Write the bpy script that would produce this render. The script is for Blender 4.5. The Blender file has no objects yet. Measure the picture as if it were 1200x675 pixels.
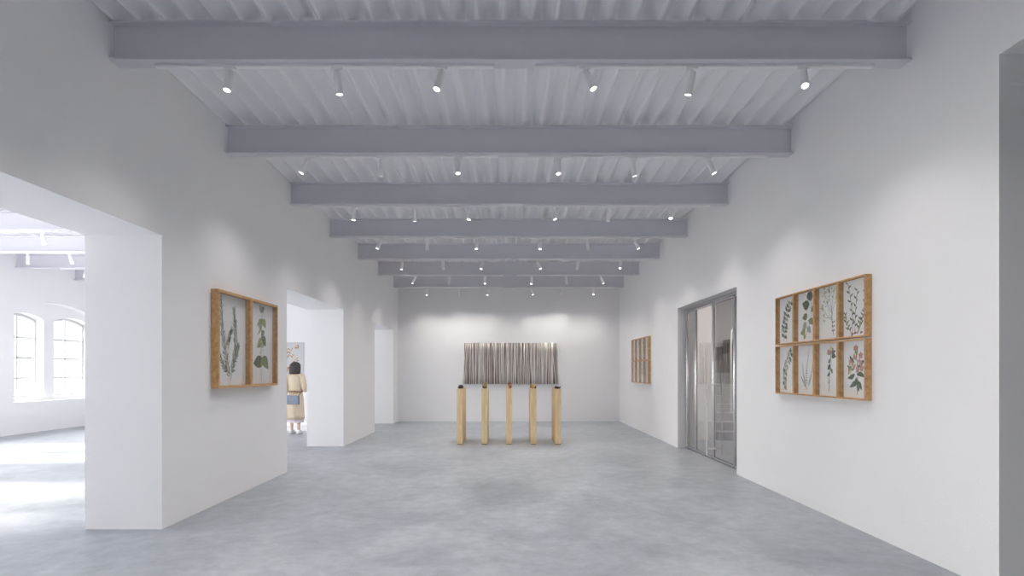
import bpy, bmesh, math, random
from mathutils import Vector, Matrix, noise
PI = math.pi
S = bpy.context.scene
COL = S.collection

# ------------------------------------------------------------------ helpers
class MB:
    """collects shapes into one mesh"""
    def __init__(self):
        self.bm = bmesh.new()
    def box(self, x0, x1, y0, y1, z0, z1, bevel=0.0, mi=0, M=None):
        bm = bmesh.new()
        vs = [bm.verts.new((x, y, z)) for x in (x0, x1) for y in (y0, y1) for z in (z0, z1)]
        for f in ((0,1,3,2),(4,6,7,5),(0,4,5,1),(2,3,7,6),(0,2,6,4),(1,5,7,3)):
            bm.faces.new([vs[i] for i in f])
        if bevel > 0:
            bmesh.ops.bevel(bm, geom=bm.edges[:], offset=bevel, segments=2, affect='EDGES', profile=0.5)
        self._merge(bm, mi, M)
        return self
    def _merge(self, bm, mi=0, M=None):
        bmesh.ops.recalc_face_normals(bm, faces=bm.faces[:])
        if M is not None:
            bmesh.ops.transform(bm, matrix=M, verts=bm.verts[:])
        for f in bm.faces: f.material_index = mi
        me = bpy.data.meshes.new('tmp'); bm.to_mesh(me); bm.free()
        self.bm.from_mesh(me); bpy.data.meshes.remove(me)
    def prism(self, pts, a0, a1, axis='x', mi=0, bevel=0):
        """polygon pts (2D) extruded along axis from a0 to a1; axis x -> pts=(y,z); y -> (x,z); z -> (x,y)"""
        bm = bmesh.new()
        def mk(p, a):
            return {'x': (a, p[0], p[1]), 'y': (p[0], a, p[1]), 'z': (p[0], p[1], a)}[axis]
        A = [bm.verts.new(mk(p, a0)) for p in pts]; B = [bm.verts.new(mk(p, a1)) for p in pts]
        bm.faces.new(A); bm.faces.new(B[::-1])
        n = len(pts)
        for i in range(n):
            bm.faces.new((A[i], B[i], B[(i+1) % n], A[(i+1) % n]))
        if bevel > 0:
            bmesh.ops.bevel(bm, geom=bm.edges[:], offset=bevel, segments=2, affect='EDGES')
        self._merge(bm, mi)
        return self
    def tube(self, pts, r, seg=12, mi=0, cap=True):
        bm = bmesh.new(); rings = []
        pts = [Vector(p) for p in pts]
        rs = r if isinstance(r, (list, tuple)) else [r]*len(pts)
        prev = None
        for i, p in enumerate(pts):
            if i == 0: t = pts[1]-pts[0]
            elif i == len(pts)-1: t = pts[-1]-pts[-2]
            else: t = (pts[i+1]-pts[i]).normalized()+(pts[i]-pts[i-1]).normalized()
            t.normalize()
            if prev is None:
                u = t.orthogonal().normalized()
            else:
                u = (prev - t*prev.dot(t)).normalized()
            prev = u; w = t.cross(u)
            rings.append([bm.verts.new(p+(u*math.cos(2*PI*k/seg)+w*math.sin(2*PI*k/seg))*rs[i]) for k in range(seg)])
        for a, b in zip(rings, rings[1:]):
            for k in range(seg):
                bm.faces.new((a[k], a[(k+1) % seg], b[(k+1) % seg], b[k]))
        if cap:
            bm.faces.new(rings[0][::-1]); bm.faces.new(rings[-1])
        self._merge(bm, mi)
        return self
    def loft(self, rings, mi=0, cap=True, closed_ring=True):
        bm = bmesh.new()
        R = [[bm.verts.new(p) for p in ring] for ring in rings]
        n = len(R[0])
        for a, b in zip(R, R[1:]):
            for k in range(n if closed_ring else n-1):
                bm.faces.new((a[k], a[(k+1) % n], b[(k+1) % n], b[k]))
        if cap:
            bm.faces.new(R[0][::-1]); bm.faces.new(R[-1])
        self._merge(bm, mi)
        return self
    def cyl(self, c, r, h, seg=24, r2=None, mi=0, M=None):
        bm = bmesh.new()
        bmesh.ops.create_cone(bm, cap_ends=True, segments=seg, radius1=r, radius2=r if r2 is None else r2, depth=h,
                              matrix=Matrix.Translation((c[0], c[1], c[2]+h/2)))
        self._merge(bm, mi, M)
        return self
    def blob(self, c, sc, sub=3, amp=0.0, freq=3.0, seed=0, mi=0, flat=None, M=None):
        bm = bmesh.new()
        bmesh.ops.create_icosphere(bm, subdivisions=sub, radius=1)
        for v in bm.verts:
            d = 1+amp*noise.noise(v.co*freq+Vector((seed*3.7, seed*1.3, seed)))
            v.co = Vector((v.co.x*sc[0]*d, v.co.y*sc[1]*d, v.co.z*sc[2]*d))
            if flat is not None and v.co.z < flat: v.co.z = flat
            v.co += Vector(c)
        self._merge(bm, mi, M)
        return self
    def build(self, name, mats, parent=None, smooth=False, angle=None):
        me = bpy.data.meshes.new(name)
        self.bm.to_mesh(me); self.bm.free()
        if not isinstance(mats, (list, tuple)): mats = [mats]
        for m in mats: me.materials.append(m)
        if smooth or angle:
            me.polygons.foreach_set('use_smooth', [True]*len(me.polygons))
            if angle: me.set_sharp_from_angle(angle=math.radians(angle))
        o = bpy.data.objects.new(name, me); COL.objects.link(o)
        if parent is not None: o.parent = parent
        return o

def empty(name, loc=(0,0,0), rz=0.0):
    o = bpy.data.objects.new(name, None); COL.objects.link(o)
    o.empty_display_size = 0.1
    o.location = loc; o.rotation_euler = (0, 0, rz)
    return o
def tag(o, label, cat, group=None, kind=None):
    o['label'] = label; o['category'] = cat
    if group: o['group'] = group
    if kind: o['kind'] = kind
    return o
def struct(o, label=None, cat=None):
    o['kind'] = 'structure'
    if label: o['label'] = label
    if cat: o['category'] = cat
    return o
def kids(o): return [c for c in COL.objects if c.parent == o]
def copy_tree(o, parent=None):
    c = o.copy(); COL.objects.link(c)
    if parent is not None: c.parent = parent
    for ch in kids(o): copy_tree(ch, c)
    return c

# ------------------------------------------------------------------ materials
def srgb(r, g, b):
    f = lambda c: (c/255/12.92) if c/255 <= 0.04045 else ((c/255+0.055)/1.055)**2.4
    return (f(r), f(g), f(b), 1)
def mat(name, col, rough=0.6, metal=0.0, spec=0.5, bump=0.0, bscale=40, var=0.0, vscale=3.0, emit=None, stretch=None, coat=0):
    m = bpy.data.materials.new(name); m.use_nodes = True
    nt = m.node_tree; n = nt.nodes; l = nt.links
    b = n['Principled BSDF']
    b.inputs['Base Color'].default_value = col; b.inputs['Roughness'].default_value = rough
    b.inputs['Metallic'].default_value = metal; b.inputs['Specular IOR Level'].default_value = spec
    if coat: b.inputs['Coat Weight'].default_value = coat
    tc = n.new('ShaderNodeTexCoord'); mp = n.new('ShaderNodeMapping')
    l.new(tc.outputs['Object'], mp.inputs['Vector'])
    if stretch: mp.inputs['Scale'].default_value = stretch
    if var > 0:
        t = n.new('ShaderNodeTexNoise'); t.inputs['Scale'].default_value = vscale; t.inputs['Detail'].default_value = 6
        l.new(mp.outputs['Vector'], t.inputs['Vector'])
        r = n.new('ShaderNodeMix'); r.data_type = 'RGBA'
        r.inputs['A'].default_value = tuple(c*(1-var) for c in col[:3])+(1,)
        r.inputs['B'].default_value = tuple(min(1, c*(1+var)) for c in col[:3])+(1,)
        l.new(t.outputs['Fac'], r.inputs['Factor']); l.new(r.outputs['Result'], b.inputs['Base Color'])
    if bump > 0:
        t2 = n.new('ShaderNodeTexNoise'); t2.inputs['Scale'].default_value = bscale; t2.inputs['Detail'].default_value = 4
        l.new(mp.outputs['Vector'], t2.inputs['Vector'])
        bp = n.new('ShaderNodeBump'); bp.inputs['Strength'].default_value = bump; bp.inputs['Distance'].default_value = 0.01
        l.new(t2.outputs['Fac'], bp.inputs['Height']); l.new(bp.outputs['Normal'], b.inputs['Normal'])
    if emit:
        b.inputs['Emission Color'].default_value = emit[0]; b.inputs['Emission Strength'].default_value = emit[1]
    return m
def glass(name, tint=(1,1,1,1), ior=1.5, boost=1.0, rough=0.0):
    m = bpy.data.materials.new(name); m.use_nodes = True
    nt = m.node_tree; n = nt.nodes; l = nt.links
    n.remove(n['Principled BSDF'])
    out = n['Material Output']
    tr = n.new('ShaderNodeBsdfTransparent'); tr.inputs['Color'].default_value = tint
    gl = n.new('ShaderNodeBsdfGlossy'); gl.inputs['Roughness'].default_value = rough
    # Schlick reflectance from the facing angle, the same from both sides of the sheet
    lw = n.new('ShaderNodeLayerWeight'); lw.inputs['Blend'].default_value = 0.5
    pw = n.new('ShaderNodeMath'); pw.operation = 'POWER'; pw.inputs[1].default_value = 5
    f0 = ((ior-1)/(ior+1))**2
    ma = n.new('ShaderNodeMath'); ma.operation = 'MULTIPLY_ADD'; ma.use_clamp = True
    ma.inputs[1].default_value = (1-f0)*boost; ma.inputs[2].default_value = f0*boost
    mx = n.new('ShaderNodeMixShader')
    l.new(lw.outputs['Facing'], pw.inputs[0]); l.new(pw.outputs[0], ma.inputs[0]); l.new(ma.outputs[0], mx.inputs['Fac'])
    l.new(tr.outputs[0], mx.inputs[1]); l.new(gl.outputs[0], mx.inputs[2]); l.new(mx.outputs[0], out.inputs['Surface'])
    return m

def concrete():
    m = bpy.data.materials.new('polished_concrete'); m.use_nodes = True
    nt = m.node_tree; n = nt.nodes; l = nt.links
    b = n['Principled BSDF']
    tc = n.new('ShaderNodeTexCoord')
    def tex(scale, detail, rough=0.6, dist=0.0):
        t = n.new('ShaderNodeTexNoise'); t.inputs['Scale'].default_value = scale; t.inputs['Detail'].default_value = detail
        t.inputs['Roughness'].default_value = rough; t.inputs['Distortion'].default_value = dist
        l.new(tc.outputs['Object'], t.inputs['Vector']); return t
    big = tex(0.9, 8, 0.62, 0.6); fine = tex(6, 10, 0.7)
    def ramp(a, c0, c1, p0=0.3, p1=0.7):
        r = n.new('ShaderNodeValToRGB'); r.color_ramp.elements[0].position = p0; r.color_ramp.elements[1].position = p1
        r.color_ramp.elements[0].color = c0; r.color_ramp.elements[1].color = c1
        l.new(a.outputs['Fac'], r.inputs['Fac']); return r
    r1 = ramp(big, FLOOR_A, FLOOR_B); r2 = ramp(fine, (0.78, 0.78, 0.78, 1), (1.14, 1.14, 1.14, 1))
    mx = n.new('ShaderNodeMix'); mx.data_type = 'RGBA'; mx.blend_type = 'MULTIPLY'; mx.inputs['Factor'].default_value = 1
    l.new(r1.outputs['Color'], mx.inputs['A']); l.new(r2.outputs['Color'], mx.inputs['B'])
    l.new(mx.outputs['Result'], b.inputs['Base Color'])
    rr = n.new('ShaderNodeMapRange'); rr.inputs['To Min'].default_value = 0.22; rr.inputs['To Max'].default_value = 0.5
    l.new(big.outputs['Fac'], rr.inputs['Value']); l.new(rr.outputs['Result'], b.inputs['Roughness'])
    bp = n.new('ShaderNodeBump'); bp.inputs['Strength'].default_value = 0.08; bp.inputs['Distance'].default_value = 0.01
    l.new(fine.outputs['Fac'], bp.inputs['Height']); l.new(bp.outputs['Normal'], b.inputs['Normal'])
    b.inputs['Specular IOR Level'].default_value = 0.5
    return m
def wood(name, a, bcol, scale=(8, 8, 0.7)):
    m = bpy.data.materials.new(name); m.use_nodes = True
    nt = m.node_tree; n = nt.nodes; l = nt.links
    b = n['Principled BSDF']; b.inputs['Roughness'].default_value = 0.5; b.inputs['Specular IOR Level'].default_value = 0.3
    tc = n.new('ShaderNodeTexCoord'); mp = n.new('ShaderNodeMapping'); mp.inputs['Scale'].default_value = scale
    l.new(tc.outputs['Object'], mp.inputs['Vector'])
    t = n.new('ShaderNodeTexNoise'); t.inputs['Scale'].default_value = 4; t.inputs['Detail'].default_value = 8; t.inputs['Distortion'].default_value = 0.8
    l.new(mp.outputs['Vector'], t.inputs['Vector'])
    r = n.new('ShaderNodeValToRGB'); r.color_ramp.elements[0].position = 0.35; r.color_ramp.elements[1].position = 0.65
    r.color_ramp.elements[0].color = a; r.color_ramp.elements[1].color = bcol
    l.new(t.outputs['Fac'], r.inputs['Fac']); l.new(r.outputs['Color'], b.inputs['Base Color'])
    return m

FLOOR_A = (0.235, 0.258, 0.292, 1); FLOOR_B = (0.425, 0.45, 0.485, 1)
WALL = (0.90, 0.895, 0.90, 1)
M = {}
M['plaster'] = mat('white_plaster', WALL, 0.85, spec=0.2, bump=0.12, bscale=60, var=0.015, vscale=2.0)
M['floor'] = concrete()
M['ceil'] = mat('white_corrugated_metal', (0.92, 0.92, 0.935, 1), 0.55, spec=0.3, var=0.02)
M['beam'] = mat('grey_white_painted_steel', (0.70, 0.70, 0.74, 1), 0.5, spec=0.3, var=0.02)
M['fix'] = mat('white_powder_coat', (0.9, 0.9, 0.9, 1), 0.4)
M['lens'] = mat('lit_lamp_lens', (1, 1, 1, 1), 0.3, emit=((1, 0.96, 0.88, 1), 2.2))
M['frame'] = wood('oak_frame_wood', srgb(192, 148, 100), srgb(214, 176, 130), (6, 6, 6))
M['plinth'] = wood('pale_oak_plinth_wood', srgb(216, 190, 148), srgb(232, 210, 172), (10, 3, 0.8))
M['paper'] = mat('print_paper', (0.92, 0.92, 0.91, 1), 0.8, spec=0.1)
M['pane'] = glass('picture_glass', (0.97, 0.97, 0.97, 1), 1.4)
M['window_glass'] = glass('window_glass', (0.98, 0.98, 0.98, 1), 1.45)
M['door_glass'] = glass('door_glass', (0.88, 0.87, 0.86, 1), 1.5, boost=1.7)
M['steel'] = mat('brushed_steel', (0.72, 0.72, 0.73, 1), 0.22, metal=1.0)
M['white_frame'] = mat('grey_white_window_paint', (0.60, 0.60, 0.61, 1), 0.5)
def flatm(name, r, g, b, rough=0.8): return mat(name, srgb(r, g, b), rough, spec=0.1, var=0.12, vscale=30)
INK = [flatm('leaf_dark_green', 102, 118, 96), flatm('leaf_mid_green', 134, 150, 114), flatm('leaf_olive', 156, 160, 111),
       flatm('leaf_grey_green', 166, 178, 163), flatm('petal_pink', 205, 161, 156), flatm('petal_cream', 227, 222, 188),
       flatm('stem_brown', 148, 123, 104), flatm('leaf_slate', 118, 129, 123), flatm('petal_rust', 200, 151, 128)]

# ------------------------------------------------------------------ place dimensions (metres; X right, Y into the room, Z up)
XL, XR = -3.063, 3.10        # side walls of the long room
XLO = -3.745                 # far face of the thick left wall
YB = 14.85                   # back wall
YF = -2.6                    # wall behind the viewer
EYE = 1.4
def hb(y): return EYE+2.392-0.014*(y-4.09)     # underside of the beams (the roof falls a little towards the back)
BH = 0.30
BEAMS = [4.09+1.69*k for k in range(-2, 7)]     # two more, out of view, continue the row; added to light the near end
SIDE_BEAMS = [8.58, 10.15, 11.74, 13.31]
SHB = EYE+2.28
XW = -10.85                  # window wall of the side room
TOP = 4.5

# ------------------------------------------------------------------ setting
m = MB(); m.box(-12.2, 6.9, YF-0.4, YB+0.5, -0.2, 0)
struct(m.build('floor', M['floor']))

# thick left wall with three openings
OPEN = [(1.0, 4.72, 2.605), (7.387, 9.93, 2.55), (12.24, 14.25, 2.51)]
m = MB(); y = YF
for (a, b, h) in OPEN:
    m.box(XLO, XL, y, a, 0, TOP); m.box(XLO, XL, a, b, h, TOP); y = b
m.box(XLO, XL, y, YB, 0, TOP)
struct(m.build('wall_left', M['plaster']))

# right wall with the recessed door and an opening near the viewer
DY0, DY1, DH = 7.23, 9.74, 2.545
NR0, NR1, NRH = 0.6, 3.366, 3.40
XRO = 3.46
m = MB()
m.box(XR, XRO, YF, NR0, 0, TOP); m.box(XR, XRO, NR0, NR1, NRH, TOP)
m.box(XR, XRO, NR1, DY0, 0, TOP); m.box(XR, XRO, DY0, DY1, DH, TOP); m.box(XR, XRO, DY1, YB, 0, TOP)
struct(m.build('wall_right', M['plaster']))
m = MB(); m.box(-11.9, 6.8, YB, YB+0.3, 0, TOP); struct(m.build('wall_back', M['plaster']))
m = MB(); m.box(-11.9, 6.8, YF-0.3, YF, 0, TOP); struct(m.build('wall_front', M['plaster']))

# corrugated roof sheets
def corrugated(name, x0, x1, y0, y1, zf, pitch=0.2, amp=0.058, seg=20):
    n = int(round((x1-x0)/pitch*seg))
    bm = bmesh.new(); rows = []
    for yy in (y0, y1):
        lo = []; hi = []
        for i in range(n+1):
            x = x0+(x1-x0)*i/n
            lo.append(bm.verts.new((x, yy, zf(yy)+amp-amp*math.cos(2*PI*(x-x0-0.03)/pitch))))
            hi.append(bm.verts.new((x, yy, zf(yy)+0.18)))
        rows.append((lo, hi))
    (l0, h0), (l1, h1) = rows
    for i in range(n):
        bm.faces.new((l0[i], l0[i+1], l1[i+1], l1[i])); bm.faces.new((h0[i], h1[i], h1[i+1], h0[i+1]))
        bm.faces.new((l0[i], h0[i], h0[i+1], l0[i+1])); bm.faces.new((l1[i], l1[i+1], h1[i+1], h1[i]))
    bm.faces.new((l0[0], l1[0], h1[0], h0[0])); bm.faces.new((l0[n], h0[n], h1[n], l1[n]))
    mb = MB(); mb._merge(bm)
    return struct(mb.build(name, M['ceil'], angle=50))
corrugated('ceiling', XL, XR, YF, YB, lambda y: hb(y)+BH+0.001)
corrugated('ceiling_side_room', XW, XLO, YF, YB, lambda y: SHB+BH+0.001)

# side room: window wall in two layers (niche layer in front, sash layer behind)
NICHES = [0.9, 4.9, 8.9, 12.9]
NW, PIER = 1.185, 0.135        # half widths
def arc(y0, y1, zs, zp, n=16):
    """segmental arch from (y0,zs) over peak zp to (y1,zs)"""
    out = []
    for i in range(n+1):
        t = i/n; u = 2*t-1
        out.append((y0+(y1-y0)*t, zs+(zp-zs)*(1-u*u)))
    return out
m = MB(); X1 = XW-0.18; X2 = XW-0.46
segs = []; y = YF
for c in NICHES:
    segs.append((y, c-NW)); y = c+NW
segs.append((y, YB))
for a, b in segs:
    m.box(X1, XW, a, b, 0, TOP); m.box(X2, X1, a, b, 0, TOP)
for c in NICHES:
    a, b = c-NW, c+NW
    m.box(X1, XW, a, b, 0, 0.71); m.box(X2, X1, a, b, 0, 0.79)
    A = arc(a, b, 2.77, 3.02)
    m.prism(A+[(b, TOP), (a, TOP)], X1, XW)
    m.box(X2, X1, c-PIER-0.09, c+PIER-0.09, 0.79, TOP)
    for (p, q) in ((a, c-PIER-0.09), (c+PIER-0.09, b)):
        m.prism(arc(p, q, 2.62, 2.73)+[(q, TOP), (p, TOP)], X2, X1)
struct(m.build('wall_window_side', M['plaster']))
k = 0
for c in NICHES:
    a, b = c-NW, c+NW
    for (p, q) in ((a, c-PIER-0.09), (c+PIER-0.09, b)):
        k += 1
        w = empty('window_%d' % k, (XW-0.40, (p+q)/2, 0.79)); struct(w)
        hw = (q-p)/2
        f = MB()
        inner = arc(-hw+0.045, hw-0.045, 1.80, 1.90)
        outer = arc(-hw, hw, 1.83, 1.94)
        loop = [(-hw, 0.0)]+outer+[(hw, 0.0), (hw-0.045, 0.05)]+inner[::-1]+[(-hw+0.045, 0.05)]
        # frame as jambs, sill rail and arched head
        f.box(-0.03, 0.03, -hw, -hw+0.045, 0, 1.83); f.box(-0.03, 0.03, hw-0.045, hw, 0, 1.83); f.box(-0.03, 0.03, -hw+0.045, hw-0.045, 0, 0.05)
        head = arc(-hw+0.045, hw-0.045, 1.78, 1.885)
        f.prism(head+[(hw-0.045, 1.83)]+arc(-hw+0.045, hw-0.045, 1.83, 1.94)[::-1], -0.03, 0.03)
        f.build('window_frame', M['white_frame'], w)
        g = MB(); g.box(-0.016, 0.016, -0.015, 0.015, 0.05, 1.87)
        for z in (0.45, 0.92, 1.39):
            g.box(-0.016, 0.016, -hw+0.045, hw-0.045, z-0.015, z+0.015)
        g.build('glazing_bars', M['white_frame'], w)
        g = MB(); g.prism([(-hw+0.04, 0.04)]+[(hw-0.04, 0.04)]+arc(-hw+0.04, hw-0.04, 1.79, 1.89)[::-1], -0.003, 0.003)
        g.build('pane', M['window_glass'], w)

# ------------------------------------------------------------------ steel beams
def ibeam(x0, x1, y, zb, W=0.125, H=BH, tf=0.014, tw=0.010):
    c = y+W/2
    pts = [(y, zb), (y+W, zb), (y+W, zb+tf), (c+tw/2, zb+tf), (c+tw/2, zb+H-tf), (y+W, zb+H-tf), (y+W, zb+H),
           (y, zb+H), (y, zb+H-tf), (c-tw/2, zb+H-tf), (c-tw/2, zb+tf), (y, zb+tf)]
    return MB().prism(pts, x0, x1)
BN = ['unseen beam directly above the viewer', 'unseen beam above and just ahead', 'nearest steel beam in view', 'second steel beam from the viewer', 'third steel beam from the viewer', 'middle steel beam, fourth from the viewer',
      'fifth steel beam from the viewer', 'sixth steel beam, next to last before the back wall', 'seventh steel beam, closest to the back wall']
for i, y in enumerate(BEAMS):
    o = ibeam(XL, XR, y, hb(y)).build('steel_beam', M['beam'])
    tag(o, 'pale grey roof beam of the long room, the ' + BN[i], 'beam', 'roof beams of the long room')
SN = ['nearest visible', 'second', 'third', 'last']
for i, y in enumerate(SIDE_BEAMS):
    o = ibeam(XW, XLO, y, SHB).build('steel_beam', M['beam'])
    tag(o, 'white roof beam in the bright side room, %s counting away from the viewer' % SN[i], 'beam', 'roof beams of the side room')

# ------------------------------------------------------------------ lighting tracks and spotlights
def make_track():
    t = empty('light_track')
    m = MB(); L = 2.6
    m.box(-L/2, L/2, -0.018, 0.018, -0.022, 0, 0.002)
    m.build('rail', M['fix'], t)
    for s in (-1, 1):
        MB().box(s*L/2-0.02, s*L/2+0.02, -0.019, 0.019, -0.023, -0.0005, 0.003).build('end_cap', M['fix'], t)
    return t
SPOT_W = 20
def make_spot():
    s = empty('track_spotlight')
    m = MB(); m.box(-0.045, 0.045, -0.014, 0.014, -0.014, 0, 0.003); m.cyl((0, 0, -0.032), 0.009, 0.022, 12)
    m.build('adapter', M['fix'], s)
    m = MB()
    R = 0.029
    prof = [(R*0.82, 0.0), (R, -0.006), (R, -0.165), (R*0.96, -0.17), (R*0.86, -0.17), (R*0.86, -0.158)]
    rings = [[(r*math.cos(2*PI*k/24), r*math.sin(2*PI*k/24), z) for k in range(24)] for r, z in prof]
    m.loft(rings)
    h = m.build('housing', M['fix'], s, angle=35); h.location = (0, 0, -0.03)
    m = MB(); m.cyl((0, 0, -0.1665), R*0.85, 0.006, 24)
    m.build('lens', M['lens'], h)
    L = bpy.data.lights.new('lamp', 'SPOT'); L.energy = SPOT_W; L.spot_size = math.radians(120); L.spot_blend = 1.0
    L.shadow_soft_size = 0.03; L.color = (1, 0.955, 0.905)
    o = bpy.data.objects.new('lamp', L); COL.objects.link(o); o.parent = h; o.location = (0, 0, -0.185)
    return s
track0 = make_track(); spot0 = make_spot(); used = {'t': False, 's': False}
def put_track(x, y, z, label, group):
    o = track0 if not used['t'] else copy_tree(track0)
    used['t'] = True; o.location = (x, y, z); tag(o, label, 'light track', group); return o
def put_spot(x, y, z, sx, sy, label, group):
    """sx: sideways swing of the lens (+ right), sy: swing towards the viewer (+) in degrees"""
    o = spot0 if not used['s'] else copy_tree(spot0)
    used['s'] = True; o.location = (x, y, z); tag(o, label, 'spotlight', group)
    for c in kids(o):
        if c.name.startswith('housing'):
            c.rotation_euler = (math.radians(-sy), math.radians(-sx), 0)
            for l in kids(c):
                if l.type == 'LIGHT': l.rotation_euler = c.rotation_euler.to_matrix().inverted().to_euler()     # light aimed straight down against the housing's swing, to soften wall pools
    return o
# x of each lamp on its track, and how it is swung, for the two alternating arrangements
PA = [(-2.17, -2, 12), (-1.335, 4, -8), (-0.515, -13, 14), (0.60, 22, 12), (1.44, -8, -12), (2.30, -8, 26)]
PB = [(-2.19, -24, 10), (-1.39, -6, -14), (-0.545, 0, 16), (0.55, 0, 14), (1.37, 9, -10), (2.19, 22, 10)]
SPN = ['first', 'second', 'third', 'fourth', 'fifth', 'sixth']
for i, y in enumerate(BEAMS):
    yt = y+0.075; zb = hb(y)
    for s, nm in ((-1, 'left'), (1, 'right')):
        put_track(0.05+s*1.48, yt, zb, 'thin white lamp rail, %s one under %s' % (nm, BN[i].replace(', next to last before the back wall', '')), 'lamp rails of the long room')
    P = PA if i % 2 == 0 else PB
    for j, (x, sx, sy) in enumerate(P):
        put_spot(x, yt, zb-0.022, sx, sy, 'white spotlight, %s from left under the %s' % (SPN[j], BN[i].replace(', next to last before the back wall', '').replace('middle steel beam, fourth', 'fourth steel beam').replace(' in view', '').replace(', closest to the back wall', ' at the back')),
                 'spotlights of the long room')
side_spots = [(0, -7.55, 8, 0), (1, -9.2, 0, 0), (1, -8.4, 16, 0), (2, -9.35, -14, 0)]
SLAB = ['white spotlight under the nearest visible beam of the bright side room', 'upright white spotlight above the arched window, under second side-room beam',
        'tilted white spotlight near the thick wall edge, under second side-room beam', 'white spotlight half hidden by the thick wall, under third side-room beam']
for i, y in enumerate(SIDE_BEAMS[:3]):
    put_track(-8.6, y+0.075, SHB, 'white lamp rail in the bright side room, under its %s beam' % SN[i], 'lamp rails of the side room')
for (bi, x, sx, sy), lb in zip(side_spots, SLAB):
    put_spot(x, SIDE_BEAMS[bi]+0.075, SHB-0.022, sx, sy, lb, 'spotlights of the side room')

# ------------------------------------------------------------------ botanical drawings (flat ink on paper)
class Draw:
    def __init__(self): self.p = []
    def leaf(self, x, y, ang, L, W, c, tip=0.5):
        a = math.radians(ang); ca, sa = math.cos(a), math.sin(a); pts = []
        n = 7
        for s in (1, -1):
            rng = range(0, n+1) if s == 1 else range(n-1, 0, -1)
            for i in rng:
                t = i/n; w = W/2*math.sin(PI*t**(0.55+0.5*tip))*s
                bend = 0.10*L*math.sin(PI*t)
                u, v = L*t, w+bend
                pts.append((x+u*ca-v*sa, y+u*sa+v*ca))
        self.p.append((pts, c))
    def stem(self, pts, w, c):
        for (x0, y0), (x1, y1) in zip(pts, pts[1:]):
            d = math.hypot(x1-x0, y1-y0) or 1; nx, ny = -(y1-y0)/d*w/2, (x1-x0)/d*w/2
            self.p.append(([(x0+nx, y0+ny), (x0-nx, y0-ny), (x1-nx, y1-ny), (x1+nx, y1+ny)], c))
    def dot(self, x, y, r, c, n=7, rnd=None):
        self.p.append(([(x+r*math.cos(2*PI*k/n)*(1+(rnd.uniform(-.3, .3) if rnd else 0)), y+r*math.sin(2*PI*k/n)*(1+(rnd.uniform(-.3, .3) if rnd else 0))) for k in range(n)], c))
    def build(self, name, W, H, parent, depth):
        """unit square coordinates are W wide and H tall, origin at the bottom middle"""
        bm = bmesh.new(); used = sorted({c for _, c in self.p}); ix = {c: i for i, c in enumerate(used)}
        for q, (pts, c) in enumerate(self.p):
            vs = [bm.verts.new((x, -depth-0.0006-q*4e-6, y)) for x, y in pts]
            f = bm.faces.new(vs); f.material_index = ix[c]
        me = bpy.data.meshes.new(name); bm.to_mesh(me); bm.free()
        for c in used: me.materials.append(INK[c])
        o = bpy.data.objects.new(name, me); COL.objects.link(o); o.parent = parent
        return o
def curve(p0, p1, bend, n=10):
    out = []
    dx, dy = p1[0]-p0[0], p1[1]-p0[1]
    for i in range(n+1):
        t = i/n; b = bend*math.sin(PI*t)
        out.append((p0[0]+dx*t-dy*b, p0[1]+dy*t+dx*b))
    return out
def rosemary(W, H, rnd):
    d = Draw()
    for (p0, p1, bend, dens) in (((-0.04*W, .05*H), (-.36*W, .95*H), .05, 44), ((-0.04*W, .08*H), (.06*W, .86*H), -.08, 40), ((-.05*W, .20*H), (.20*W, .46*H), -.1, 18), ((-.05*W, .12*H), (-.38*W, .32*H), .1, 16), ((-.12*W, .40*H), (-.02*W, .62*H), .1, 16)):
        c = curve(p0, p1, bend, dens); d.stem(c, .006, 6)
        for i in range(3, len(c)):
            x, y = c[i]; dx, dy = c[i][0]-c[i-1][0], c[i][1]-c[i-1][1]; a = math.degrees(math.atan2(dy, dx))
            f = 1-0.4*i/len(c)
            for s in (-1, 1):
                d.leaf(x, y, a+s*rnd.uniform(26, 60), .088*f*rnd.uniform(.6, 1.15), .0115, rnd.choice([0, 1, 1, 3, 7]))
    return d
def hop(W, H, rnd):
    d = Draw(); c = curve((.02*W, .03*H), (.06*W, .92*H), .02, 12); d.stem(c, .009, 1)
    for (x, y, a, L, Wd, k) in ((.04, .36, 250, .18, .14, 2), (.03, .34, 200, .26, .17, 0), (.03, .34, -38, .27, .17, 1), (.03, .60, 228, .20, .12, 2), (.03, .62, -50, .19, .13, 0), (.03, .62, 40, .12, .09, 1),
                               (.04, .84, 215, .17, .10, 1), (.04, .84, -45, .17, .11, 2), (.05, .92, 120, .13, .08, 3), (.05, .93, 50, .11, .07, 1), (.03, .47, 30, .10, .06, 3), (.03, .72, 150, .13, .07, 3), (.06, .82, 235, .26, .05, 2)):
        d.leaf(x*W, y*H*0.97, a, L*H*.9, Wd*H*.9, k)
    for i in range(30): d.dot(rnd.gauss(.05, .06)*W, rnd.uniform(.28, .9)*H, .008, rnd.choice([5, 3, 4]))
    return d
def eucalyptus(W, H, rnd, trail=False):
    d = Draw(); c = curve((-.18*W, .05*H), (.30*W, .93*H), .12, 10); d.stem(c, .006, 6)
    for i in range(1, 10):
        x, y = c[i]
        for s in (-1, 1):
            d.leaf(x, y, (62 if not trail else 20)+s*rnd.uniform(60, 95), rnd.uniform(.17, .25)*H*.66, rnd.uniform(.10, .13)*H*.72, rnd.choice([7, 0, 7, 3] if not trail else [3, 1, 3, 0]))
    return d
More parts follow.
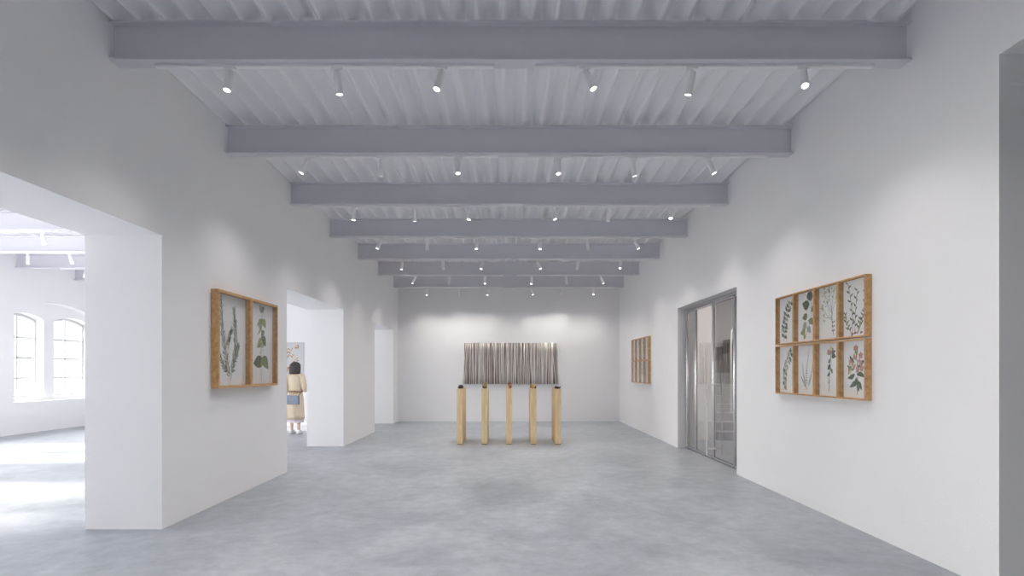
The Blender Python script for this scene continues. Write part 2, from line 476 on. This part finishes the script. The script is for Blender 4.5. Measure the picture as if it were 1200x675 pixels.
def bigleaf(W, H, rnd):
    d = Draw(); c = curve((-.10*W, .06*H), (.24*W, .94*H), -.12, 10); d.stem(c, .006, 6)
    for (x, y, a, L, Wd, k) in ((.22, .80, 95, .26, .25, 7), (.16, .74, 170, .27, .24, 0), (.05, .55, 200, .20, .17, 1), (.24, .60, 20, .16, .14, 0), (.10, .42, -25, .24, .16, 1), (-.02, .40, 230, .20, .17, 3),
                               (-.05, .24, 200, .20, .15, 2), (.02, .28, -40, .19, .15, 3), (-.08, .15, 250, .12, .1, 2)):
        d.leaf(x*W, y*H, a, L*H, Wd*H*.85, k)
    return d
def umbel(W, H, rnd):
    d = Draw(); main = curve((.22*W, .07*H), (.14*W, .62*H), .03, 8); d.stem(main, .007, 6)
    for (ex, ey) in ((-.18, .86), (.05, .93), (.26, .90), (.34, .74), (-.28, .62), (-.10, .74), (-.2, .42)):
        st = main[rnd.randint(3, 8)]; d.stem(curve(st, (ex*W, ey*H), .05, 4), .004, 1)
        for q in range(15):
            d.dot(ex*W+rnd.gauss(0, .055)*H*.55, ey*H+rnd.gauss(0, .05)*H, rnd.uniform(.006, .012), rnd.choice([5, 5, 3, 2]), 6, rnd)
    for y in (.14, .22, .3): d.leaf(.22*W, y*H, 150, .07*H, .015, 6); d.leaf(.22*W, y*H, 30, .06*H, .015, 6)
    return d
def narrow(W, H, rnd):
    d = Draw()
    for (p0, p1) in (((-.08*W, .04*H), (-.26*W, .95*H)), ((.02*W, .04*H), (.12*W, .80*H)), ((.12*W, .04*H), (.42*W, .90*H)), ((-.1*W, .05*H), (-.38*W, .42*H)), ((.1*W, .04*H), (.40*W, .42*H))):
        c = curve(p0, p1, rnd.uniform(-.1, .1), 11); d.stem(c, .006, 6)
        for i in range(2, 12):
            d.leaf(c[i][0], c[i][1], 90+(1 if i % 2 else -1)*rnd.uniform(25, 65), rnd.uniform(.10, .15)*H*.75, .034*H, rnd.choice([0, 0, 1, 2]))
    for q in range(5): d.leaf(rnd.uniform(-.2, .3)*W, .05*H, rnd.choice([10, 170, 200]), .08*H, .02, 6)
    return d
def fern(W, H, rnd):
    d = Draw()
    for (p0, p1, b) in (((0, .08*H), (.16*W, .92*H), .05), ((.02*W, .1*H), (-.2*W, .62*H), .06), ((.04*W, .1*H), (.34*W, .66*H), -.06), ((0, .1*H), (-.28*W, .35*H), 0)):
        c = curve(p0, p1, b, 18); d.stem(c, .004, 3)
        for i in range(3, 19):
            for s in (-1, 1): d.leaf(c[i][0], c[i][1], 80+s*50, .055*H*(1.15-i/19), .010, rnd.choice([3, 3, 7]))
    return d
def single(W, H, rnd):
    d = Draw(); c = curve((.02*W, .08*H), (.12*W, .86*H), .03, 8); d.stem(c, .009, 1)
    for (x, y, a, L, Wd, k) in ((.1, .80, 55, .13, .12, 8), (.08, .78, 130, .14, .11, 4), (.12, .84, 95, .12, .08, 5), (.12, .74, 0, .15, .10, 0), (.1, .70, 215, .12, .07, 1), (.08, .60, 225, .14, .09, 0), (.08, .52, -60, .12, .07, 1), (.06, .45, 220, .12, .06, 0),
                               (.04, .30, 240, .09, .04, 1), (.14, .78, 30, .14, .07, 7)):
        d.leaf(x*W, y*H, a, L*H, Wd*H, k)
    return d
def rhodo(W, H, rnd):
    d = Draw(); c = curve((.10*W, .06*H), (.06*W, .80*H), -.04, 8); d.stem(c, .008, 6)
    for (x, y, a, L, k) in ((.02, .42, 200, .22, 0), (.08, .42, -15, .24, 0), (.04, .30, 215, .20, 7), (.08, .30, -50, .22, 0), (.0, .5, 160, .22, 1), (.1, .52, 30, .26, 0), (.05, .66, 75, .26, 1), (.08, .36, 250, .18, 0), (.1, .25, -75, .15, 7), (0, .6, 130, .2, 0)):
        d.leaf(x*W, y*H, a, L*H, .085*H, k)
    for (x, y) in ((-.14, .62), (.02, .72), (.20, .62), (-.18, .46), (.12, .50), (.28, .52), (.05, .87), (-.04, .56), (.24, .74)):
        for q in range(5): d.leaf(x*W, y*H, q*72+rnd.uniform(-15, 15), .07*H, .055*H, rnd.choice([4, 4, 8, 5]))
    return d
def simple(W, H, rnd):
    d = Draw(); c = curve((0, .08*H), (rnd.uniform(-.15, .15)*W, .9*H), rnd.uniform(-.08, .08), 9); d.stem(c, .007, 6)
    for i in range(2, 10):
        for s in (-1, 1): d.leaf(c[i][0], c[i][1], 90+s*rnd.uniform(35, 70), rnd.uniform(.10, .17)*H, .05*H, rnd.choice([0, 1, 2, 3]))
    return d

# ------------------------------------------------------------------ framed prints
def framed(W, H, D, bar, art, seed, loc, rz, label, group, name='framed_botanical_print', shift=0.0):
    t = empty(name, loc, rz); tag(t, label, 'framed print', group)
    f = MB(); w = W/2; b = bar
    def bar4(o, i, z0, z1):      # mitred bars: outer rect o, inner rect i
        O = [(-w+o, o), (w-o, o), (w-o, H-o), (-w+o, H-o)]; I = [(-w+i, i), (w-i, i), (w-i, H-i), (-w+i, H-i)]
        for k in range(4):
            q = (k+1) % 4
            f.prism([O[k], O[q], I[q], I[k]], -z0, -z1, axis='y')
    bar4(0, b, 0.002, D)
    f.build('frame', M['frame'], t)
    back = 0.012 if D < 0.07 else 0.022
    s = MB(); s.box(-w+b*0.8, w-b*0.8, -back, -0.003, b*0.8, H-b*0.8)
    sheet = s.build('print_sheet', M['paper'], t)
    rnd = random.Random(seed)
    iw, ih = W-2*b, H-2*b
    dr = art(iw, ih, rnd)
    dr.p = [([(x+shift*iw, y+b) for x, y in pts], c) for pts, c in dr.p]
    lim = iw/2-0.004                                    # the drawing stays on the sheet
    dr.p = [([(max(-lim, min(lim, x)), max(b+.004, min(H-b-.004, y))) for x, y in pts], c) for pts, c in dr.p]
    dr.build('botanical_drawing', W, H, sheet, back)
    g = MB(); g.box(-w+b*0.9, w-b*0.9, -D+0.010, -D+0.013, b*0.9, H-b*0.9)
    g.build('glass_pane', M['pane'], t)
    return t
framed(0.706, 1.03, 0.08, 0.026, rosemary, 3, (XL, 5.494+0.355, 1.22), PI/2, 'large oak framed print of rosemary sprigs, nearer the wide opening', 'pair of large prints on the left wall', shift=0.05)
framed(0.706, 1.03, 0.08, 0.026, hop, 4, (XL, 6.916-0.355, 1.22), PI/2, 'large oak framed print of one broad-leaved stem, beside the rosemary print', 'pair of large prints on the left wall')
FW, FH = 0.379, 0.533
RLAB = [('eucalyptus sprig of grey green leaves, upper row at the far end', eucalyptus), ('twig with big rounded dark leaves, second in the upper row', bigleaf), ('pale cream umbel flowers, third in the upper row', umbel), ('upright stems of narrow olive leaves, upper row at the near end', narrow),
        ('trailing ivy-like leaves, lower row at the far end', lambda W, H, r: eucalyptus(W, H, r, True)), ('wispy grey fern, second in the lower row', fern), ('single stem with a small rust flower, third in the lower row', single), ('pink blossoms among dark leaves, lower row at the near end', rhodo)]
for row in range(2):
    for c in range(4):
        lb, art = RLAB[row*4+c]
        yc = 6.07-0.3825*(c+0.5); z = 1.69+0.006 if row == 0 else 1.15
        framed(FW, FH, 0.06, 0.013, art, 10+row*4+c, (XR, yc, z), -PI/2, 'oak framed print of '+lb, 'grid of eight prints on the near right wall', shift=-0.06)
for row in range(2):
    for c in range(4):
        yc = 13.13-0.3875*(c+0.5); z = 1.65 if row == 0 else 1.128
        framed(0.384, 0.516, 0.06, 0.013, simple, 30+row*4+c, (XR, yc, z), -PI/2,
               'oak box frame beyond glass door, %s row, %s from back corner' % (['upper', 'lower'][row], ['first', 'second', 'third', 'fourth'][c]), 'grid of eight prints near the back corner')

# ------------------------------------------------------------------ birch stick wall piece on the back wall
t = empty('stick_wall_art', (0.077, YB, 1.03)); tag(t, 'wide wall piece of upright pale birch sticks hanging on the back wall', 'wall art')
m = MB(); m.box(-1.29, 1.29, -0.03, 0, 0.02, 1.155, 0.004)
m.build('backing_panel', mat('dark_umber_panel', srgb(118, 108, 105), 0.8), t)
bark = [mat('birch_bark_%s' % n, srgb(*c), 0.8, spec=0.1, var=0.22, vscale=14, stretch=(1, 1, 0.35)) for n, c in (('pale', (238, 231, 226)), ('grey', (218, 210, 205)), ('brown', (198, 188, 182)), ('white', (246, 242, 238)))]
rnd = random.Random(7); N = 78
for i in range(N):
    x = -1.30+2.62*(i+0.5)/N+rnd.uniform(-.008, .008)
    edge = abs(x)/1.3
    lean = rnd.gauss(0, .02)+(-0.05*x if edge > 0.9 else 0)
    r0 = rnd.uniform(.009, .0165); r1 = r0*rnd.uniform(.75, 1.05)
    z0 = rnd.uniform(0, .02); z1 = 1.165-rnd.uniform(0, .015)
    dpt = -0.03-max(r0, r1)-rnd.choice([0, 0.012])
    pts = [(x+lean*(u-0.5)+rnd.uniform(-.004, .004), dpt, z0+(z1-z0)*u) for u in (0, .2, .4, .6, .8, 1)]
    rs = [r0+(r1-r0)*k/5 for k in range(6)][::-1] if rnd.random() < .3 else [r0+(r1-r0)*k/5 for k in range(6)]
    MB().tube(pts, rs, 8).build('birch_stick', rnd.choice(bark), t, smooth=True)

# ------------------------------------------------------------------ plinths with mineral specimens
PX = [-0.922, -0.450, 0.02, 0.488, 0.957]; PY0, PD, PW, PH = 10.17, 0.84, 0.113, 1.063
PL = ['leftmost', 'second from left', 'middle', 'second from right', 'rightmost']
for x, n in zip(PX, PL):
    t = empty('display_plinth', (x, PY0+PD/2, 0)); tag(t, 'slim pale oak display plinth, %s of five in the row' % n, 'plinth', 'row of five oak plinths')
    MB().box(-PW/2, PW/2, -PD/2, PD/2, 0.012, PH, 0.003).build('plinth_body', M['plinth'], t)
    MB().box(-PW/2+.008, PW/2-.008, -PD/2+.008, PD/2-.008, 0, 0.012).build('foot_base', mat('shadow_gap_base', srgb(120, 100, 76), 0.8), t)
dark = flatm('dark_basalt', 62, 52, 52, .6); och = flatm('yellow_ochre_mineral', 190, 160, 84, .6); oli = flatm('olive_stone', 128, 112, 76, .7)
red = flatm('red_jasper', 168, 122, 98, .6); crm = flatm('cream_quartz', 226, 208, 186, .4); lil = flatm('pale_lilac_quartz', 196, 180, 184, .4); tan = flatm('tan_stone', 196, 168, 112, .7)
def rock(x, parts, label):
    t = empty('mineral_specimen', (x, PY0+0.12, PH)); tag(t, label, 'mineral')
    for (nm, c, sc, mt, sd) in parts:
        zz = c[2]
        MB().blob(c, sc, 3, .5, 1.6, sd, flat=-zz if zz < sc[2] else None).build(nm, mt, t, angle=25)
rock(PX[0], [('stone_mass', (.005, .05, .035), (.045, .14, .040), dark, 1), ('quartz_vein', (.030, .16, .030), (.022, .08, .036), oli, 2)], 'dark basalt lump resting on the leftmost plinth')
rock(PX[1], [('stone_mass', (.0, .03, .035), (.046, .11, .040), oli, 3), ('crystal', (.018, .06, .085), (.024, .04, .036), och, 4)], 'olive stone with a yellow crystal on the second plinth from left')
rock(PX[2], [('stone_mass', (.004, .03, .055), (.050, .10, .064), red, 5), ('quartz_vein', (-.026, -.055, .030), (.022, .04, .030), crm, 6)], 'red brown jasper with cream quartz foot on the middle plinth')
rock(PX[3], [('stone_mass', (.0, .03, .048), (.046, .11, .052), tan, 7), ('dark_knob', (-.036, .09, .052), (.022, .05, .040), dark, 8), ('dark_foot', (.036, -.03, .03), (.018, .05, .032), dark, 9)], 'tan stone with dark ends on the second plinth from right')
rock(PX[4], [('stone_mass', (.0, .05, .018), (.054, .14, .030), dark, 10), ('quartz_core', (.006, .0, .040), (.032, .07, .016), lil, 11)], 'flat dark geode with pale core on the rightmost plinth')

# ------------------------------------------------------------------ steel and glass double door in the right wall
XD = 3.237
d = empty('door_1', (XD, DY0, 0)); struct(d, 'recessed steel framed glass double door in the right wall', 'door')
W_ = DY1-DY0
m = MB(); fd = 0.055; jt = 0.045
m.box(0, fd, 0, jt, 0, DH, 0.010); m.box(0, fd, W_-jt, W_, 0, DH, 0.010); m.box(0, fd, jt, W_-jt, DH-0.05, DH); m.box(0, fd, jt, W_-jt, 0, 0.012)
m.build('door_frame', M['steel'], d)
mid = 8.454-DY0; mL = 9.25-DY0; mR = 2*mid-mL
def leafpanel(name, a, b, st):
    p = MB(); z0, z1 = 0.016, DH-0.054
    p.box(0.004, 0.047, a+.002, a+st, z0, z1, 0.012); p.box(0.004, 0.047, b-st, b-.002, z0, z1, 0.012)
    p.box(0.008, 0.047, a+st, b-st, z0, z0+0.03); p.box(0.008, 0.047, a+st, b-st, z1-0.03, z1)
    o = p.build(name, M['steel'], d, angle=50)
    MB().box(0.022, 0.032, a+st, b-st, z0+0.03, z1-0.03).build('glass_pane', M['door_glass'], o)
    return o
leafpanel('side_light', jt, mR, 0.022); leafpanel('side_light', mL, W_-jt, 0.022)
lf = leafpanel('door_leaf', mR, mid, 0.03); leafpanel('door_leaf', mid, mL, 0.03)
yh = 8.40-DY0
m = MB()
for xx in (-0.105, 0.105+0.03):
    m.box(xx-0.008, xx+0.008, yh-0.012, yh+0.012, 0.08, 1.215, 0.004)
for zz in (0.18, 1.195):
    m.box(-0.105, 0.135, yh-0.008, yh+0.008, zz-0.008, zz+0.008)
m.build('pull_handle', M['fix'], lf)

# hall with the stair behind the door
XH = 6.5
m = MB(); m.box(XH, XH+0.3, YF, YB, 0, TOP); struct(m.build('wall_hall_side', M['plaster']))
m = MB(); m.box(XRO, XH, 4.6, 4.8, 0, TOP); struct(m.build('wall_hall_front', M['plaster']))
m = MB(); m.box(XRO, 4.24, 10.9, 11.05, 0, 3.6); m.box(4.12, 4.24, 11.05, YB, 0, 3.6); struct(m.build('wall_stair', M['plaster']))
m = MB(); m.box(XRO, XH, YF, YB, 3.6, 3.8); struct(m.build('ceiling_hall', M['plaster']))
t = empty('staircase', (4.24, 10.75, 0)); tag(t, 'grey concrete stair climbing behind the glass door', 'staircase')
pts = [(0, 0)]
for k in range(8):
    pts += [(0.28*k, 0.17*(k+1)), (0.28*(k+1), 0.17*(k+1))]
pts += [(4.0, 1.36), (4.0, 0)]
sm = mat('grey_stair_concrete', (0.34, 0.34, 0.36, 1), 0.7, var=0.15, vscale=5)
MB().prism(pts, 0.01, 2.2).build('lower_flight', sm, t)
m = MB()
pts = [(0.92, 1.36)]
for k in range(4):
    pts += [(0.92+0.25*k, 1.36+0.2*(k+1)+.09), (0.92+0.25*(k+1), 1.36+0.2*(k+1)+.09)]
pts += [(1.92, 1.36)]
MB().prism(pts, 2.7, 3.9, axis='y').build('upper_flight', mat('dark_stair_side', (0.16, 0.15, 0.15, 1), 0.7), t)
r = MB().tube([(0, 0, 0.0), (0, 0, .9), (0, 0, 1.68), (.02, 0, 1.77), (.09, .02, 1.80)] + [(.09+.35*k, .02+.5*k, 1.80+.30*k) for k in (1, 2)], 0.016, 12).build('handrail', M['fix'], t, smooth=True)
r.location = (0.55, 0.70, 0.51)
MB().cyl((0, 0, 0), .035, .012).build('base_flange', M['fix'], r)

# ------------------------------------------------------------------ painting in the side room
t = empty('blossom_painting', (-6.38, YB-0.002, 0.95)); tag(t, 'pale canvas of rust blossoms hanging in the bright side room', 'painting')
MB().box(-.70, .70, -.035, 0, 0, 1.25, .004).build('canvas', mat('grey_white_canvas', (0.62, 0.62, 0.63, 1), .8), t)
d = Draw(); rnd = random.Random(5)
for (p0, p1) in (((.1, .1), (.40, 1.1)), ((.0, .1), (-.3, 1.0)), ((.15, .2), (.5, .8))): d.stem(curve(p0, p1, .08), .012, 6)
for i in range(60):
    x, y = rnd.uniform(-.5, .56), rnd.uniform(.30, 1.15)
    for q in range(5): d.leaf(x, y, q*72+rnd.uniform(-20, 20), .042, .034, rnd.choice([8, 5, 4, 6]))
d.build('blossom_drawing', 1.4, 1.25, t, .035)

# ------------------------------------------------------------------ person looking at the painting
skin = mat('skin', srgb(232, 202, 188), .6); coatm = mat('beige_coat_cloth', srgb(208, 192, 168), .85, var=.06, vscale=8, bump=.2)
hairm = mat('dark_bob_hair', srgb(58, 52, 50), .55, var=.3, vscale=30, stretch=(6, 6, .6))
shoem = mat('white_shoe', (0.8, .8, .8, 1), .6); dressm = mat('pale_lilac_dress', srgb(206, 196, 204), .9)
P = empty('person', (-4.775, 11.99, 0), math.radians(-6))
tag(P, 'person in a beige belted coat seen from behind, facing a painting', 'person')
def skinned(name, chains, material, parent, sub=2):
    bm = bmesh.new(); rad = []; idx = {}
    def vert(p, r):
        key = tuple(round(c, 4) for c in p)
        if key not in idx:
            idx[key] = bm.verts.new(p); rad.append(r)
        return idx[key]
    for ch in chains:
        prev = None
        for (p, r) in ch:
            v = vert(p, r)
            if prev is not None and prev is not v and bm.edges.get((prev, v)) is None: bm.edges.new((prev, v))
            prev = v
    me = bpy.data.meshes.new(name); bm.to_mesh(me); bm.free()
    o = bpy.data.objects.new(name, me); COL.objects.link(o); me.materials.append(material)
    md = o.modifiers.new('skin', 'SKIN'); md.use_smooth_shade = True
    sv = me.skin_vertices[0].data
    for i, r in enumerate(rad):
        sv[i].radius = (r, r) if not isinstance(r, tuple) else r; sv[i].use_root = (i == 0)
    ms = o.modifiers.new('sub', 'SUBSURF'); ms.levels = sub; ms.render_levels = sub
    dg = bpy.context.evaluated_depsgraph_get(); dg.update()
    m2 = bpy.data.meshes.new_from_object(o.evaluated_get(dg))
    o.modifiers.clear(); o.data = m2; o.parent = parent
    m2.polygons.foreach_set('use_smooth', [True]*len(m2.polygons))
    return o
pel = ((0, 0, .88), (.135, .10))
chains = [[pel, ((0, .0, 1.05), (.11, .085)), ((0, .0, 1.22), (.125, .09)), ((0, -.01, 1.315), (.10, .07)), ((0, -.005, 1.365), .048), ((0, .01, 1.415), .048),
           ((0, .015, 1.47), (.072, .082)), ((0, .01, 1.535), (.074, .085)), ((0, .005, 1.575), (.05, .055))]]
chains.append([((0, .015, 1.47), (.072, .082)), ((0, .105, 1.478), .012)])      # nose
for s in (-1, 1):
    chains.append([pel, ((s*.085, 0, .80), .085), ((s*.085, .01, .47), .052), ((s*.083, -.012, .30), .048), ((s*.08, -.02, .09), .032), ((s*.082, .0, .045), .034), ((s*.09, .13, .030), .026)])
    wr = (s*.13, .24, 1.07); hd = (s*.11, .31, 1.09)
    chains.append([((0, -.01, 1.315), (.10, .07)), ((s*.14, -.01, 1.29), .050), ((s*.192, -.03, 1.15), .043), ((s*.212, -.015, 1.0), .038), ((s*.18, .12, 1.035), .033), (wr, .025), (hd, .032)])
    for k, (dx, L) in enumerate(((-.027, .062), (-.009, .072), (.009, .068), (.026, .052))):
        b = (hd[0]+dx*.9, hd[1]+.03, hd[2]+.004)
        chains.append([(hd, .032), (b, .0095), (b and (b[0]+dx*.2, b[1]+L*.5, b[2]-.006), .0085), ((b[0]+dx*.2, b[1]+L*.85, b[2]-.03), .007)])
    chains.append([(hd, .032), ((hd[0]-s*.035, hd[1]-.01, hd[2]+.008), .011), ((hd[0]-s*.052, hd[1]+.025, hd[2]+.006), .009)])
skinned('body', chains, skin, P)
# face details
for s in (-1, 1):
    MB().blob((s*.03, .088, 1.495), (.011, .008, .007), 2).build('eye', mat('dark_eye', srgb(50, 40, 36), .3), P, smooth=True)
MB().blob((0, .094, 1.437), (.022, .008, .006), 2).build('mouth', mat('lips', srgb(190, 110, 104), .5), P, smooth=True)
# hair: a rounded bob, open over the face
def ring(cx, cy, z, a, b, n=32, wav=0, ph=0): return [(cx+a*math.cos(2*PI*k/n), cy+b*math.sin(2*PI*k/n)*(1+wav*math.cos(6*2*PI*k/n+ph)), z) for k in range(n)]
H = []
for (z, a, b, cy) in ((1.345, .095, .075, -.035), (1.335, .116, .092, -.035), (1.36, .126, .10, -.035), (1.42, .129, .106, -.03), (1.48, .126, .110, -.024), (1.53, .117, .108, -.014), (1.565, .100, .098, -.008), (1.592, .074, .076, -.006), (1.607, .044, .048, -.004), (1.613, .012, .014, -.004)):
    R = []
    for k in range(32):
        an = 2*PI*k/32; y = b*math.sin(an)
        if z < 1.53 and y > .045: y = .045
        R.append((a*math.cos(an)*(1+.03*math.cos(9*an)), cy+y, z))
    H.append(R)
MB().loft(H).build('hair', hairm, P, smooth=True)
# coat: body, sleeves, collar, belt
rings = []
for (z, a, b, cy, wv) in ((.325, .200, .172, 0, .07), (.42, .195, .168, 0, .06), (.62, .185, .158, 0, .04), (.80, .175, .145, 0, .02), (.94, .145, .120, 0, .0), (1.05, .152, .122, 0, 0), (1.18, .165, .122, -.004, 0), (1.27, .160, .108, -.01, 0), (1.325, .115, .085, -.01, 0), (1.36, .068, .062, -.01, 0)):
    rings.append(ring(0, cy, z, a, b, 40, wv, z*3))
cm = MB().loft(rings)
for s in (-1, 1):
    cm.tube([(s*.11, -.01, 1.30), (s*.16, -.012, 1.265), (s*.195, -.03, 1.15), (s*.222, -.025, 1.02), (s*.212, .02, .985), (s*.185, .12, 1.03), (s*.145, .215, 1.062)], [.055, .062, .062, .060, .058, .052, .048], 16)
cm.build('coat', coatm, P, smooth=True)
MB().loft([ring(0, -.006, 1.335, .085, .075), ring(0, -.01, 1.375, .078, .072), ring(0, -.008, 1.375, .066, .06), ring(0, -.006, 1.34, .066, .06)]).build('collar', coatm, P, smooth=True)
MB().loft([ring(0, 0, .915, .160, .130, 40), ring(0, 0, .97, .160, .130, 40), ring(0, 0, .97, .15, .12, 40), ring(0, 0, .915, .15, .12, 40)]).build('belt', mat('tan_belt', srgb(176, 150, 120), .7), P, smooth=True)
MB().loft([ring(0, 0, .25, .185, .155, 40, .08, 1), ring(0, 0, .36, .175, .145, 40, .05, 2), ring(0, 0, .5, .16, .135, 40)], cap=False).build('dress', dressm, P, smooth=True)
for s in (-1, 1):
    sh = MB(); x = s*.083
    sh.loft([ring(x, .03, .0, .043, .115, 20), ring(x, .03, .025, .045, .118, 20), ring(x, .025, .05, .040, .10, 20), ring(x, -.01, .085, .038, .055, 20)])
    sh.build('shoe', shoem, P, smooth=True)
# shoulder bag on her back
B = empty('handbag', (-4.762, 11.805, .665), math.radians(-6)); tag(B, 'blue grey flap handbag hung at the back of the beige coat', 'bag')
bagm = mat('blue_grey_leather', srgb(122, 132, 148), .5, bump=.2, bscale=80)
MB().prism([(-.15, .0), (.15, .0), (.135, .19), (-.135, .19)], -.045, .04, axis='y', bevel=.012).build('bag_body', bagm, B, smooth=False)
MB().prism([(-.148, .07), (.148, .07), (.137, .2), (-.137, .2)], -.057, -.046, axis='y', bevel=.005).build('flap', bagm, B)
MB().blob((0, -.062, .085), (.018, .006, .012), 2).build('clasp', mat('silver_clasp', (.8, .8, .8, 1), .25, metal=1), B, smooth=True)
MB().tube([(-.13, 0, .185), (-.15, .02, .23), (-.15, .035, .27), (-.08, .012, .29), (0, .003, .292), (.08, .012, .29), (.15, .035, .27), (.15, .02, .23), (.13, 0, .185)], .008, 8).build('strap', mat('dark_chain', srgb(110, 96, 84), .5, metal=.5), B, smooth=True)

# ------------------------------------------------------------------ light
W = bpy.data.worlds.new('sky'); S.world = W; W.use_nodes = True
bg = W.node_tree.nodes['Background']; bg.inputs['Color'].default_value = (0.93, 0.97, 1.0, 1); bg.inputs['Strength'].default_value = 0.62
def area(name, loc, rot, sx, sy, power, col=(1, 1, 1)):
    L = bpy.data.lights.new(name, 'AREA'); L.shape = 'RECTANGLE'; L.size = sx; L.size_y = sy; L.energy = power; L.color = col
    o = bpy.data.objects.new(name, L); COL.objects.link(o); o.location = loc; o.rotation_euler = rot
    return o
area('daylight_sky', (-18.5, 7.0, 7.0), (0, math.radians(-90+36), 0), 5.0, 18.0, 5500, (1.0, 0.985, 0.97))
for c in NICHES[:3]:
    area('daylight_at_window', (XW-1.0, c, 2.0), (0, math.radians(-90+12), 0), 2.6, 2.6, 265, (1.0, 0.985, 0.97))
sl = bpy.data.lights.new('sun', 'SUN'); sl.energy = 16; sl.angle = math.radians(6); sl.color = (1, 0.93, 0.84)
so = bpy.data.objects.new('sun', sl); COL.objects.link(so)
so.rotation_euler = Vector((0.92, 0.10, -0.37)).to_track_quat('-Z', 'Y').to_euler()
area('hall_fill_light', (5.3, 9.6, 3.55), (0, 0, 0), 1.2, 4.0, 46, (1, 0.93, 0.86))  # added area light that brightens the hall; no fixture is modelled

# ------------------------------------------------------------------ camera and view
cd = bpy.data.cameras.new('camera'); cam = bpy.data.objects.new('camera', cd); COL.objects.link(cam); S.camera = cam
F = 625
cd.sensor_width = 36; cd.lens = 36*F/1200
cd.shift_x = (600-595.3)/1200; cd.shift_y = (435-337.5)/1200
cam.location = (0, 0, EYE); cam.rotation_euler = (PI/2, 0, 0)
cd.clip_start = 0.05
S.view_settings.view_transform = 'Standard'; S.view_settings.look = 'None'
S.view_settings.gamma = 1; S.view_settings.use_curve_mapping = False
S.view_settings.exposure = 1.0
S.cycles.use_denoising = True; S.cycles.denoiser = 'OPENIMAGEDENOISE'; S.cycles.denoising_input_passes = 'RGB_ALBEDO_NORMAL'; S.cycles.denoising_prefilter = 'ACCURATE'
S.cycles.max_bounces = 14; S.cycles.diffuse_bounces = 12; S.cycles.glossy_bounces = 4; S.cycles.transparent_max_bounces = 12
S.cycles.sample_clamp_indirect = 6.0
S.cycles.caustics_reflective = False; S.cycles.caustics_refractive = False
